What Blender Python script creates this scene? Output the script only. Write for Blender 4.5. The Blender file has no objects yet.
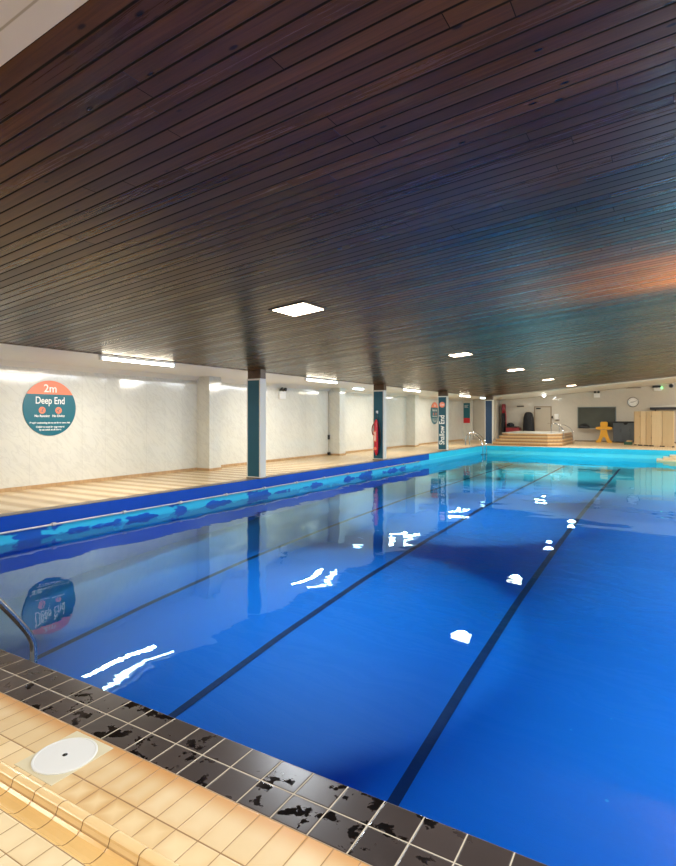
import bpy, bmesh, math, random
from mathutils import Vector, Matrix
random.seed(7)
SC = bpy.context.scene
COL = SC.collection
PI = math.pi

# ------------------------------------------------------------------ nodes
class NT:
    """tiny helper that writes shader math as python expressions"""
    def __init__(s, name):
        s.m = bpy.data.materials.new(name); s.m.use_nodes = True
        s.t = s.m.node_tree; s.t.nodes.clear()
        s.out = s.n('ShaderNodeOutputMaterial')
    def n(s, kind, **kw):
        nd = s.t.nodes.new(kind)
        for k, v in kw.items(): setattr(nd, k, v)
        return nd
    def put(s, sock, v):
        if hasattr(v, 'is_output') or isinstance(v, bpy.types.NodeSocket): s.t.links.new(v, sock)
        elif v is not None:
            if isinstance(v, (tuple, list)) and len(v) == 3 and sock.type == 'RGBA': v = (*v, 1)
            sock.default_value = v
    def ma(s, op, a, b=None, c=None, clamp=False):
        nd = s.n('ShaderNodeMath', operation=op); nd.use_clamp = clamp
        s.put(nd.inputs[0], a)
        if b is not None: s.put(nd.inputs[1], b)
        if c is not None: s.put(nd.inputs[2], c)
        return nd.outputs[0]
    def coord(s):
        g = s.n('ShaderNodeNewGeometry'); x = s.n('ShaderNodeSeparateXYZ')
        s.t.links.new(g.outputs['Position'], x.inputs[0])
        s.pos = g.outputs['Position']
        return x.outputs[0], x.outputs[1], x.outputs[2]
    def vec(s, x=0.0, y=0.0, z=0.0):
        nd = s.n('ShaderNodeCombineXYZ')
        for i, v in enumerate((x, y, z)): s.put(nd.inputs[i], v)
        return nd.outputs[0]
    def noise(s, v, scale=1.0, detail=2.0, rough=0.5, dist=0.0, color=False):
        nd = s.n('ShaderNodeTexNoise'); s.put(nd.inputs['Vector'], v)
        nd.inputs['Scale'].default_value = scale; nd.inputs['Detail'].default_value = detail
        nd.inputs['Roughness'].default_value = rough; nd.inputs['Distortion'].default_value = dist
        return nd.outputs['Color' if color else 'Fac']
    def white(s, v, color=False):
        nd = s.n('ShaderNodeTexWhiteNoise', noise_dimensions='3D'); s.put(nd.inputs['Vector'], v)
        return nd.outputs['Color' if color else 'Value']
    def ss(s, v, a, b):     # smoothstep-like map to 0..1
        nd = s.n('ShaderNodeMapRange', interpolation_type='SMOOTHSTEP')
        s.put(nd.inputs[0], v); s.put(nd.inputs[1], a); s.put(nd.inputs[2], b)
        return nd.outputs[0]
    def lin(s, v, a, b, c=0.0, d=1.0):
        nd = s.n('ShaderNodeMapRange')
        for i, q in enumerate((v, a, b, c, d)): s.put(nd.inputs[i], q)
        return nd.outputs[0]
    def mix(s, f, a, b):
        nd = s.n('ShaderNodeMix', data_type='RGBA'); s.put(nd.inputs[0], f)
        s.put(nd.inputs[6], a); s.put(nd.inputs[7], b)
        return nd.outputs[2]
    def bump(s, hgt, strength=.3, dist=.01):
        nd = s.n('ShaderNodeBump'); nd.inputs['Strength'].default_value = strength
        nd.inputs['Distance'].default_value = dist; s.put(nd.inputs['Height'], hgt)
        return nd.outputs[0]
    def bsdf(s, color, rough=.5, metal=0.0, normal=None, coat=0.0, coat_rough=.1, spec=.5, emit=None, es=0.0):
        b = s.n('ShaderNodeBsdfPrincipled')
        s.put(b.inputs['Base Color'], color); s.put(b.inputs['Roughness'], rough)
        s.put(b.inputs['Metallic'], metal); s.put(b.inputs['Specular IOR Level'], spec)
        s.put(b.inputs['Coat Weight'], coat); s.put(b.inputs['Coat Roughness'], coat_rough)
        if normal is not None:
            s.put(b.inputs['Normal'], normal)
        if emit is not None:
            s.put(b.inputs['Emission Color'], emit); s.put(b.inputs['Emission Strength'], es)
        s.t.links.new(b.outputs[0], s.out.inputs[0])
        return s.m
    def edge(s, v, size, off=0.0):   # distance (m) from the nearest line of a grid of pitch size
        q = s.ma('SUBTRACT', v, off)
        f = s.ma('FRACT', s.ma('DIVIDE', q, size))
        d = s.ma('MINIMUM', f, s.ma('SUBTRACT', 1.0, f))
        return s.ma('MULTIPLY', d, size)
    def cell(s, v, size, off=0.0):
        return s.ma('FLOOR', s.ma('DIVIDE', s.ma('SUBTRACT', v, off), size))

def plain(name, color, rough=.5, metal=0.0, var=.06, scale=6.0, **kw):
    t = NT(name); t.coord()
    f = t.noise(t.pos, scale, 3)
    dark = tuple(c * (1 - var * 2) for c in color)
    return t.bsdf(t.mix(f, dark, tuple(min(1, c * (1 + var)) for c in color)), rough, metal, **kw)

def emissive(name, color, strength):
    t = NT(name); e = t.n('ShaderNodeEmission'); e.inputs[0].default_value = (*color, 1); e.inputs[1].default_value = strength
    t.t.links.new(e.outputs[0], t.out.inputs[0]); return t.m

# ---- wood plank ceiling
def planks():
    t = NT('varnished_pine'); x, y, z = t.coord()
    P = .118
    row = t.cell(y, P); e = t.edge(y, P)
    rnd = t.white(t.vec(row, 3.3, 0))
    xo = t.ma('ADD', x, t.ma('MULTIPLY', rnd, 7.0))
    seg = t.cell(xo, 2.6); endd = t.edge(xo, 2.6)
    tone = t.white(t.vec(row, seg, 1.7))
    grain = t.noise(t.vec(t.ma('MULTIPLY', xo, 1.6), t.ma('MULTIPLY', y, 42.0), t.ma('MULTIPLY', tone, 30.0)), 1.0, 5, .6, .8)
    c = t.mix(grain, (.010, .004, .001), (.165, .063, .012))
    c = t.mix(t.ma('MULTIPLY', tone, .6), c, t.mix(grain, (.06, .024, .004), (.29, .125, .026)))
    # knots
    v = t.n('ShaderNodeTexVoronoi'); v.inputs['Scale'].default_value = 1.0
    t.put(v.inputs['Vector'], t.vec(t.ma('MULTIPLY', xo, 3.6), t.ma('MULTIPLY', y, 8.0), 0.0))
    pick = t.ss(t.white(v.outputs['Position']), .35, .4)
    k = t.ma('MULTIPLY', t.ma('SUBTRACT', 1.0, t.ss(v.outputs['Distance'], .05, .13)), pick)
    c = t.mix(t.ma('MULTIPLY', k, .95), c, (.004, .002, .0015))
    cloud = t.noise(t.vec(t.ma('MULTIPLY', x, .5), t.ma('MULTIPLY', y, 1.3), 0.0), 1.0, 3)
    c = t.mix(t.ss(cloud, .35, .75), c, t.mix(.5, c, (.01, .005, .004)))
    g = t.ma('SUBTRACT', 1.0, t.ss(e, .004, .011))
    ge = t.ma('SUBTRACT', 1.0, t.ss(endd, .001, .004))
    gg = t.ma('MAXIMUM', g, ge)
    c = t.mix(gg, c, (.003, .0015, .001))
    hg = t.ma('SUBTRACT', t.ma('ADD', t.ma('MULTIPLY', grain, .05), t.ma('MULTIPLY', t.ss(e, .0, .03), 1.0)), gg)
    nb = t.bump(hg, .10, .005)
    r = t.ma('ADD', t.ma('ADD', .21, t.ma('MULTIPLY', rnd, .08)), t.ma('ADD', t.ma('MULTIPLY', grain, .06), t.ma('MULTIPLY', gg, .6)))
    m_ = t.bsdf(c, r, normal=nb, spec=.27)
    for n_ in t.t.nodes:
        if n_.type == 'BSDF_PRINCIPLED': n_.inputs['Specular Tint'].default_value = (1, .82, .60, 1)
    return m_

# ---- ceramic tiles: sx, sy pitch; offsets; colours
def tiles(name, sx, sy, ox, oy, ca, cb, grout, gw=.0022, rough=.22, brown=None, stain=None, axes='xy', streak=None):
    t = NT(name); x, y, z = t.coord()
    a = {'x': x, 'y': y, 'z': z}
    u, v = a[axes[0]], a[axes[1]]
    d = t.ma('MINIMUM', t.edge(u, sx, ox), t.edge(v, sy, oy))
    rn = t.white(t.vec(t.cell(u, sx, ox), t.cell(v, sy, oy), 2.0))
    n = t.noise(t.pos, 9, 4, .6)
    c = t.mix(t.ma('ADD', t.ma('MULTIPLY', rn, .6), t.ma('MULTIPLY', n, .4)), ca, cb)
    if brown:
        col, amt = brown
        b = t.ma('SUBTRACT', 1.0, t.ss(d, 0.0, .05))
        b = t.ma('MULTIPLY', b, t.ma('MULTIPLY', t.ss(t.noise(t.pos, 2.3, 3), .35, .7), amt))
        c = t.mix(b, c, col)
    if streak:
        axis, pitch, o, col, amt, lo, hi = streak
        b = t.ma('SUBTRACT', 1.0, t.ss(t.edge(a[axis], pitch, o), lo, hi))
        c = t.mix(t.ma('MULTIPLY', b, amt), c, col)
    r = rough
    if stain:
        s_ = t.ss(t.noise(t.pos, 9.0, 4, .6, .3), .57, .60)
        reg = t.ss(t.noise(t.pos, 1.1, 1), .40, .5)
        s_ = t.ma('MULTIPLY', s_, reg)
        c = t.mix(s_, c, stain); r = t.ma('SUBTRACT', rough, t.ma('MULTIPLY', s_, rough - .04))
        s2 = t.ma('MULTIPLY', t.ss(t.noise(t.pos, 2.6, 6, .7), .52, .75), .35)
        c = t.mix(s2, c, (.16, .13, .12))
    g = t.ma('SUBTRACT', 1.0, t.ss(d, gw * .7, gw * 1.5))
    c = t.mix(g, c, grout)
    r = t.ma('ADD', r, t.ma('MULTIPLY', g, .4))
    nb = t.bump(t.ma('ADD', t.ss(d, gw, gw * 3.5), t.ma('MULTIPLY', n, .08)), .5, .002)
    return t.bsdf(c, r, normal=nb)

# ---- glossy marble-effect wall panels
def marble(name, base=(.765, .755, .68)):
    t = NT(name); x, y, z = t.coord()
    q = t.ma('ADD', y, x)
    dg = t.vec(t.ma('MULTIPLY', t.ma('ADD', q, z), 3.2), t.ma('MULTIPLY', t.ma('SUBTRACT', q, z), .75), 0.0)
    vn = t.noise(dg, 1.6, 6, .62, .9)
    veins = t.ma('SUBTRACT', 1.0, t.ss(t.ma('ABSOLUTE', t.ma('SUBTRACT', vn, .52)), .0, .05))
    cl = t.noise(t.pos, 1.3, 3)
    pid = t.cell(q, .6)
    c = t.mix(cl, tuple(b * .88 for b in base), base)
    c = t.mix(t.ma('MULTIPLY', veins, .22), c, (.42, .40, .36))
    c = t.mix(t.ma('MULTIPLY', t.white(t.vec(pid, 1.0, 1.0)), .10), c, (.55, .52, .46))
    jn = t.ma('SUBTRACT', 1.0, t.ss(t.edge(q, .6), .002, .006))
    c = t.mix(t.ma('MULTIPLY', jn, .35), c, (.45, .42, .36))
    nb = t.bump(t.noise(t.pos, 1.2, 1), .05, .02)
    return t.bsdf(c, .08, normal=nb, spec=.40)

def water_mat():
    t = NT('pool_water_surface'); x, y, z = t.coord()
    n1 = t.noise(t.vec(x, t.ma('MULTIPLY', y, 1.25), 0.0), .95, 1.0, .35, .4)
    n2 = t.noise(t.vec(t.ma('MULTIPLY', x, 1.2), t.ma('MULTIPLY', y, 2.4), 4.0), 1.9, 2.0, .5, .3)
    hgt = t.ma('ADD', n1, t.ma('MULTIPLY', n2, .07))
    b = t.bump(hgt, 1.0, .009)
    fr = t.n('ShaderNodeFresnel'); fr.inputs[0].default_value = 1.66; t.put(fr.inputs['Normal'], b)
    gl = t.n('ShaderNodeBsdfGlossy'); gl.inputs['Roughness'].default_value = .015; gl.inputs['Color'].default_value = (.58, .88, 1, 1); t.put(gl.inputs['Normal'], b)
    tr = t.n('ShaderNodeBsdfTransparent'); tr.inputs[0].default_value = (.80, .98, 1, 1)
    mx = t.n('ShaderNodeMixShader'); t.put(mx.inputs[0], fr.outputs[0])
    t.t.links.new(tr.outputs[0], mx.inputs[1]); t.t.links.new(gl.outputs[0], mx.inputs[2])
    t.t.links.new(mx.outputs[0], t.out.inputs[0]); return t.m

def pool_paint():
    t = NT('pool_paint'); x, y, z = t.coord()
    w = t.ma('ADD', y, t.ma('MULTIPLY', t.noise(t.pos, .35, 2), 5.0))
    c = t.mix(t.ss(w, 2.0, 22.0), (.0, .215, .76), (.0, .33, .82))
    c = t.mix(t.ss(w, 19.0, 25.0), c, (.18, .92, .94))
    # flaked spots
    v = t.n('ShaderNodeTexVoronoi'); v.inputs['Scale'].default_value = 3.2; t.put(v.inputs['Vector'], t.pos)
    sp = t.ma('MULTIPLY', t.ma('SUBTRACT', 1.0, t.ss(v.outputs['Distance'], .035, .05)), t.ss(t.white(v.outputs['Position']), .80, .82))
    c = t.mix(t.ma('MULTIPLY', sp, .7), c, (.05, .55, .9))
    return t.bsdf(c, .6)

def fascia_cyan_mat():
    t = NT('cyan_wall_painted_ripples'); x, y, z = t.coord()
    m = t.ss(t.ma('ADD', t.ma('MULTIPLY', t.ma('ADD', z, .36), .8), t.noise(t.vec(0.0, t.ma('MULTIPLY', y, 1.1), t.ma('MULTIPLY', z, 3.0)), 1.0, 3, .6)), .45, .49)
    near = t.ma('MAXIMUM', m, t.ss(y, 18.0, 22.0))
    c = t.mix(near, (.0, .08, .45), (.03, .46, .70))  # dark-blue patches put water ripples and reflections into the wall colour
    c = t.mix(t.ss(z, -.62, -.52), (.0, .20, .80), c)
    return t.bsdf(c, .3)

M = {}
M['planks'] = planks()
M['deck_near'] = tiles('beige_deck_tiles', .108, .2155, -1.637, 1.2045, (.66, .49, .27), (.80, .64, .41), (.30, .17, .07), .0018, .25, brown=((.60, .32, .10), .40), streak=('y', 9.0, 1.635, (.55, .24, .06), .75, .0, .11))
M['deck_strip'] = tiles('narrow_beige_tiles', .108, .110, -1.637, 1.418, (.74, .56, .31), (.84, .68, .43), (.30, .17, .07), .0018, .25, brown=((.55, .30, .10), .7))
M['deck_small'] = tiles('small_beige_tiles', .108, .108, -1.637, 1.157, (.78, .64, .40), (.86, .74, .52), (.30, .18, .08), .0018, .25, brown=((.60, .40, .18), .4))
M['black_tile'] = tiles('black_edge_tiles', .165, .1535, -1.600, 1.637, (.034, .025, .023), (.066, .050, .046), (.54, .47, .37), .0023, .28, stain=(.006, .005, .005))
M['aisle_tile'] = tiles('walkway_tiles', .108, .215, 0, .10, (.80, .62, .37), (.88, .72, .46), (.40, .25, .11), .003, .25, streak=('y', .47, .10, (.42, .25, .10), .75, .02, .20))
M['far_deck'] = tiles('far_deck_tiles', .108, .2155, 0, 0, (.66, .47, .25), (.78, .58, .34), (.40, .24, .10), .002, .3)
M['kerb'] = tiles('stained_kerb_tiles', .165, .165, 0, 0, (.07, .05, .035), (.16, .12, .09), (.30, .24, .18), .003, .35, stain=(.02, .015, .012))
def trough_mat(name, a, b):
    t = NT(name); x, y, z = t.coord()
    e = t.edge(x, .1545, -1.541)
    c = t.mix(t.noise(t.pos, 7, 3), a, b)
    c = t.mix(t.ma('SUBTRACT', 1.0, t.ss(e, .0012, .003)), c, (.22, .12, .05))
    return t.bsdf(c, .16, normal=t.bump(t.ss(e, .001, .006), .5, .002))
M['trough'] = trough_mat('glazed_channel_tiles', (.70, .44, .16), (.84, .58, .26))
M['bullnose'] = trough_mat('glazed_bullnose_tiles', (.74, .52, .25), (.86, .66, .38))
M['marble'] = marble('marble_wall_panels')
M['farwall'] = marble('cream_wall_panels', (.60, .55, .46))
M['white_ceiling'] = plain('cream_white_ceiling_paint', (.78, .75, .68), .45, var=.02)
def boards():
    t = NT('cream_ceiling_boards'); x, y, z = t.coord()
    e = t.edge(y, .25, 1.30)
    g = t.ma('SUBTRACT', 1.0, t.ss(e, .003, .008))
    return t.bsdf(t.mix(g, (.66, .58, .47), (.40, .33, .22)), .4)
M['boards'] = boards()
M['base_tile'] = tiles('skirting_tiles', .108, .20, 0, -.05, (.42, .25, .11), (.56, .36, .18), (.20, .11, .05), .002, .3, axes='yz')
M['royal'] = plain('royal_blue_paint', (.0, .055, .42), .25, var=.05, scale=2)
M['cyan'] = plain('cyan_wall_paint', (.02, .52, .72), .3, var=.06, scale=2)
M['cyan_light'] = plain('light_cyan_paint', (.10, .68, .80), .3, var=.05, scale=2)
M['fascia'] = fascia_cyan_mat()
M['pool'] = pool_paint()
M['lane'] = plain('navy_lane_paint', (.003, .035, .13), .6, var=.1)
M['water'] = water_mat()
M['teal'] = plain('teal_panel', (.0, .075, .115), .6, var=.05, scale=3)
M['navy'] = plain('deep_blue_panel', (.0, .030, .085), .55, var=.05, scale=3)
M['sign_teal'] = plain('sign_teal', (.0, .13, .18), .3, var=.08, scale=3)
M['orange'] = plain('coral_orange', (.90, .24, .12), .35, var=.04)
M['white'] = plain('white_plastic', (.80, .79, .75), .35, var=.03)
M['ink'] = plain('white_ink', (.86, .86, .82), .5, var=.01)
M['cream'] = plain('cream_column_panel', (.70, .66, .57), .4, var=.03, scale=3)
M['capwood'] = plain('dark_wood_capping', (.085, .038, .014), .35, var=.3, scale=14)
M['steel'] = plain('polished_steel', (.62, .64, .66), .14, 1.0, var=.04)
M['darksteel'] = plain('dull_steel', (.30, .32, .34), .22, 1.0, var=.1)
M['pipe'] = plain('pale_grey_pipe', (.55, .52, .50), .35, .3, var=.1)
M['red'] = plain('red_foam', (.62, .012, .022), .4, var=.1)
M['darkred'] = plain('dark_red_plastic', (.25, .012, .02), .4, var=.1)
M['black'] = plain('black_plastic', (.014, .014, .015), .4, var=.2)
M['blackcloth'] = plain('black_fabric', (.012, .013, .016), .85, var=.3)
M['grey'] = plain('slate_grey_laminate', (.085, .10, .11), .35, var=.08, scale=3)
M['yellow'] = plain('amber_yellow_plastic', (.75, .36, .015), .4, var=.06)
def wood(name, a, b, axis='z'):
    t = NT(name); x, y, z = t.coord()
    g = t.noise(t.vec(t.ma('MULTIPLY', x, 16.0), t.ma('MULTIPLY', y, 16.0), t.ma('MULTIPLY', z, 1.2)), 1.0, 4, .6, .4)
    return t.bsdf(t.mix(g, a, b), .38)
M['beech'] = wood('pale_beech', (.64, .43, .21), (.74, .52, .28))
M['green'] = plain('dark_green_plastic', (.015, .07, .03), .45, var=.1)
M['tan'] = plain('tan_lid', (.45, .26, .11), .4, var=.1)
M['door'] = plain('beige_door_paint', (.46, .40, .31), .35, var=.03, scale=2)
M['frame'] = plain('brown_frame', (.26, .19, .12), .4, var=.05)
M['doorgrey'] = plain('grey_end_panel', (.20, .23, .22), .35, var=.05)
def glassdark():
    t = NT('dim_window_pane'); x, y, z = t.coord()
    n = t.noise(t.pos, 1.1, 2)
    return t.bsdf(t.mix(n, (.03, .038, .034), (.09, .10, .085)), .08, coat=.5, coat_rough=.05)
M['pane'] = glassdark()
def step_mat():
    t = NT('spa_step_tiles'); x, y, z = t.coord()
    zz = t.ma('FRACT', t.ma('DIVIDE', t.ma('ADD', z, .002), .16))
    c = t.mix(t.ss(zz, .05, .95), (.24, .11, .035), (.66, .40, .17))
    e = t.ma('MINIMUM', t.edge(x, .15), t.edge(y, .15))
    c = t.mix(t.ma('SUBTRACT', 1.0, t.ss(e, .002, .005)), c, (.25, .14, .06))
    return t.bsdf(c, .3)
M['spa'] = step_mat()
M['nosing'] = plain('cream_nosing_tiles', (.64, .46, .25), .3, var=.05)
M['rim'] = plain('pale_spa_rim', (.66, .62, .52), .3, var=.04)
M['lid'] = plain('white_skimmer_plastic', (.72, .74, .75), .35, var=.02)
M['lidframe'] = plain('cream_skimmer_frame', (.66, .60, .43), .4, var=.04)
M['tube'] = emissive('fluorescent_tube', (1, .90, .70), 22)
M['panel_light'] = emissive('warm_light_panel', (1, .78, .55), 15)
M['small_light'] = emissive('cool_lamp', (.80, .92, 1), 9)
M['glare'] = emissive('bright_cool_lamp', (.88, .96, 1), 60)
M['led'] = emissive('green_led', (.2, 1, .25), 3)
M['white_fit'] = plain('white_fitting', (.82, .81, .76), .4, var=.02)

# ------------------------------------------------------------------ mesh helpers
def link(name, bm, mat, parent=None, smooth=False, bevel=0.0):
    bmesh.ops.recalc_face_normals(bm, faces=bm.faces)
    me = bpy.data.meshes.new(name); bm.to_mesh(me); bm.free()
    o = bpy.data.objects.new(name, me); COL.objects.link(o)
    if mat: me.materials.append(M[mat])
    if smooth:
        for p in me.polygons: p.use_smooth = True
    if bevel:
        md = o.modifiers.new('bevel', 'BEVEL'); md.width = bevel; md.segments = 2; md.limit_method = 'ANGLE'
    if parent: o.parent = parent
    return o
def box(bm, x0, x1, y0, y1, z0, z1):
    vs = [bm.verts.new(p) for p in ((x0,y0,z0),(x1,y0,z0),(x1,y1,z0),(x0,y1,z0),(x0,y0,z1),(x1,y0,z1),(x1,y1,z1),(x0,y1,z1))]
    for f in ((0,3,2,1),(4,5,6,7),(0,1,5,4),(1,2,6,5),(2,3,7,6),(3,0,4,7)): bm.faces.new([vs[i] for i in f])
    return vs
def B(name, mat, d, parent=None, bevel=0.0):
    bm = bmesh.new(); box(bm, *d); return link(name, bm, mat, parent, bevel=bevel)
def prism(bm, pts, z0, z1):
    a = [bm.verts.new((p[0], p[1], z0)) for p in pts]; b = [bm.verts.new((p[0], p[1], z1)) for p in pts]
    n = len(pts); bm.faces.new(a[::-1]); bm.faces.new(b)
    for i in range(n): bm.faces.new((a[i], a[(i+1)%n], b[(i+1)%n], b[i]))
def tube(bm, pts, r, seg=12, flat=None, radii=None):
    pts = [Vector(p) for p in pts]; rings = []
    up = None
    for i, p in enumerate(pts):
        d = (pts[min(i+1, len(pts)-1)] - pts[max(i-1, 0)]).normalized()
        if up is None: up = Vector((0,0,1)) if abs(d.z) < .9 else Vector((1,0,0))
        s_ = d.cross(up).normalized(); up = s_.cross(d).normalized()
        rr = radii[i] if radii else r
        rings.append([bm.verts.new(p + s_ * math.cos(2*PI*k/seg) * rr + up * math.sin(2*PI*k/seg) * rr * (flat or 1)) for k in range(seg)])
    for a, b in zip(rings, rings[1:]):
        for k in range(seg): bm.faces.new((a[k], a[(k+1)%seg], b[(k+1)%seg], b[k]))
    bm.faces.new(rings[0]); bm.faces.new(rings[-1][::-1])
def smooth_path(pts, n=8):
    out = []; P = [Vector(p) for p in pts]
    for i in range(len(P)-1):
        p0, p1, p2, p3 = P[max(i-1,0)], P[i], P[i+1], P[min(i+2,len(P)-1)]
        for k in range(n):
            t = k/n
            out.append(.5*((2*p1)+(-p0+p2)*t+(2*p0-5*p1+4*p2-p3)*t*t+(-p0+3*p1-3*p2+p3)*t**3))
    out.append(P[-1]); return out
def T(name, mat, pts, r, parent=None, n=6, seg=12, **kw):
    bm = bmesh.new(); tube(bm, smooth_path(pts, n) if n else pts, r, seg, **kw); return link(name, bm, mat, parent, smooth=True)
def lathe(bm, prof, seg=32, c=(0,0,0), axis='z'):
    rings = []
    for r, h in prof:
        ring = []
        for k in range(seg):
            a = 2*PI*k/seg
            p = (r*math.cos(a), r*math.sin(a), h) if axis == 'z' else (r*math.cos(a), h, r*math.sin(a))
            ring.append(bm.verts.new((p[0]+c[0], p[1]+c[1], p[2]+c[2])))
        rings.append(ring)
    for a, b in zip(rings, rings[1:]):
        for k in range(seg): bm.faces.new((a[k], a[(k+1)%seg], b[(k+1)%seg], b[k]))
    bm.faces.new(rings[0][::-1]); bm.faces.new(rings[-1])
def disc(bm, cx, cy, r, z0, z1, seg=48, a0=0, a1=2*PI):
    full = abs(a1-a0-2*PI) < 1e-6
    pts = [(cx+r*math.cos(a0+(a1-a0)*k/(seg if full else seg-1)), cy+r*math.sin(a0+(a1-a0)*k/(seg if full else seg-1))) for k in range(seg)]
    prism(bm, pts, z0, z1)

def tag(o, label=None, cat=None, group=None, kind=None):
    if label: o['label'] = label
    if cat: o['category'] = cat
    if group: o['group'] = group
    if kind: o['kind'] = kind
    return o
def thing(name, label, cat, loc=(0,0,0), rot=(0,0,0), group=None):
    o = bpy.data.objects.new(name, None); COL.objects.link(o); o.empty_display_size = .1
    o.location = loc; o.rotation_euler = rot
    return tag(o, label, cat, group)
def struct(o, label=None, cat=None):
    o['kind'] = 'structure'
    if label: o['label'] = label; o['category'] = cat or 'room'
    return o
def dup(root, loc, label, rot=None, group=None):
    r = root.copy(); COL.objects.link(r); r.location = loc; r['label'] = label
    if rot is not None: r.rotation_euler = rot
    if group: r['group'] = group
    for ch in root.children:
        c = ch.copy(); COL.objects.link(c); c.parent = r
        for g in ch.children:
            d = g.copy(); COL.objects.link(d); d.parent = c
    return r
_txt_n = 0
def text(body, size, x, y, z, parent, mat='ink', name='lettering', rot=0.0, bold=0.0, spacing=1.0, xs=1.0, serif=0.0):
    cu = bpy.data.curves.new('lettering_curve', 'FONT'); cu.body = body; cu.size = size
    cu.align_x = 'CENTER'; cu.align_y = 'CENTER'; cu.extrude = .0008; cu.offset = bold; cu.space_character = spacing
    tmp = bpy.data.objects.new('lettering_tmp', cu); COL.objects.link(tmp)
    bpy.context.view_layer.update()
    me = bpy.data.meshes.new_from_object(tmp.evaluated_get(bpy.context.evaluated_depsgraph_get()))
    bpy.data.objects.remove(tmp); bpy.data.curves.remove(cu)
    me.materials.clear(); me.materials.append(M[mat]); me.name = name
    me.transform(Matrix.Translation((x, y, z)) @ Matrix.Rotation(rot, 4, 'Z') @ Matrix.Scale(xs, 4, (1,0,0)))
    o = bpy.data.objects.new(name, me); COL.objects.link(o); o.parent = parent
    return o

# ------------------------------------------------------------------ dimensions
XP0, XP1 = -8.42, 2.6          # pool sides
YP0, YP1 = 1.943, 28.9         # pool ends
XW0, XW1 = -11.35, 6.2         # walls
YB, YF = -4.5, 36.75
ZW = -.42                      # water level
XC = -8.70                     # where the planks end over the walkway
ZC = 2.635
SL = .087
def xe(y): return -8.62 + .47*(y-2)/26.9
def taper(o, only=None):
    oy = o.matrix_basis.translation.y if only is None else 0
    for v in o.data.vertices:
        if only is None or abs(v.co.x-only) < .01: v.co.x += xe(v.co.y) - XP0
    return o
def zc(x): return ZC + SL*(x - XC)
YS, YE = 1.42, 30.75           # planked stretch of ceiling

# ------------------------------------------------------------------ floor / deck
fl = struct(B('floor', 'far_deck', (XW0, XW1, YP1, YF, -.20, 0)))
bm = bmesh.new(); box(bm, XW0, XP0-.24, YP0-.31, YP1, -.2, 0)
taper(struct(link('floor', bm, 'aisle_tile')), XP0-.24)
struct(B('floor', 'aisle_tile', (XP1, XW1, YP0-.31, YP1, -.2, 0)))
taper(struct(B('floor', 'kerb', (XP0-.24, XP0, YP0-.0, YP1, -.2, .004))))
struct(B('floor', 'black_tile', (XW0, XW1, 1.637, YP0, -.2, 0), bevel=.004))
# beige tiles behind the black edge, cut around the skimmer frame
bm = bmesh.new()
FX0, FX1, FY0, FY1 = -2.415, -2.145, 1.325, 1.622
for d in ((XW0, FX0, 1.4185, 1.637), (FX1, XW1, 1.4185, 1.637), (FX0, FX1, FY1, 1.637)):
    box(bm, d[0], d[1], d[2], d[3], -.1, 0)
struct(link('floor', bm, 'deck_near'))
bm = bmesh.new()
for d in ((XW0, FX0, 1.308, 1.4185), (FX1, XW1, 1.308, 1.4185), (FX0, FX1, 1.308, FY0)):
    box(bm, d[0], d[1], d[2], d[3], -.1, 0)
struct(link('floor', bm, 'deck_strip'))
struct(B('floor', 'deck_small', (XW0, XW1, YB, 1.160, -.1, -.012)))

# glazed channel: rounded ridge plus sunken trough, profile swept along X
def sweep(name, prof, mat, x0=XW0, x1=XW1):
    bm = bmesh.new()
    a = [bm.verts.new((x0, y, z)) for y, z in prof]; b = [bm.verts.new((x1, y, z)) for y, z in prof]
    n = len(prof)
    for i in range(n): bm.faces.new((a[i], a[(i+1)%n], b[(i+1)%n], b[i]))
    bm.faces.new(a); bm.faces.new(b[::-1])
    return struct(link(name, bm, mat, smooth=False))
rp = [(1.308, -.08), (1.308, .0)] + [(1.286+.022*math.cos(t), .001+.009*math.sin(t)) for t in [PI*k/10 for k in range(1, 10)]] + [(1.264, -.006), (1.258, -.018), (1.252, -.08)]
o = sweep('trim_1', rp, 'bullnose'); o['label'] = 'glazed beige rounded ridge tiles along the drain channel'; o['category'] = 'trim'
tp = [(1.2525, -.09), (1.2525, -.022), (1.242, -.030), (1.225, -.0335), (1.20, -.034), (1.185, -.031), (1.175, -.023), (1.1605, -.013), (1.1605, -.09)]
o = sweep('trim_2', tp, 'trough'); o['label'] = 'glazed ochre tiles of the shallow drain channel'; o['category'] = 'trim'

# skimmer cover
sk = thing('skimmer_cover', 'round white plastic skimmer lid in a cream square frame on the beige deck tiles', 'drain cover', ((FX0+FX1)/2, (FY0+FY1)/2, 0))
hw, hh = (FX1-FX0)/2, (FY1-FY0)/2
bm = bmesh.new(); box(bm, -hw, hw, -hh, hh, -.05, .002); link('frame', bm, 'lidframe', sk, bevel=.003)
bm = bmesh.new(); lathe(bm, [(.133, -.004), (.133, .006), (.130, .0078), (.124, .0078), (.122, .0065), (.02, .0065), (.012, .0065)], 64)
lid = link('lid', bm, 'lid', sk)
bm = bmesh.new(); lathe(bm, [(.011, .006), (.011, .0075), (.006, .0078)], 20); link('finger_hole', bm, 'darksteel', lid)

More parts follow.
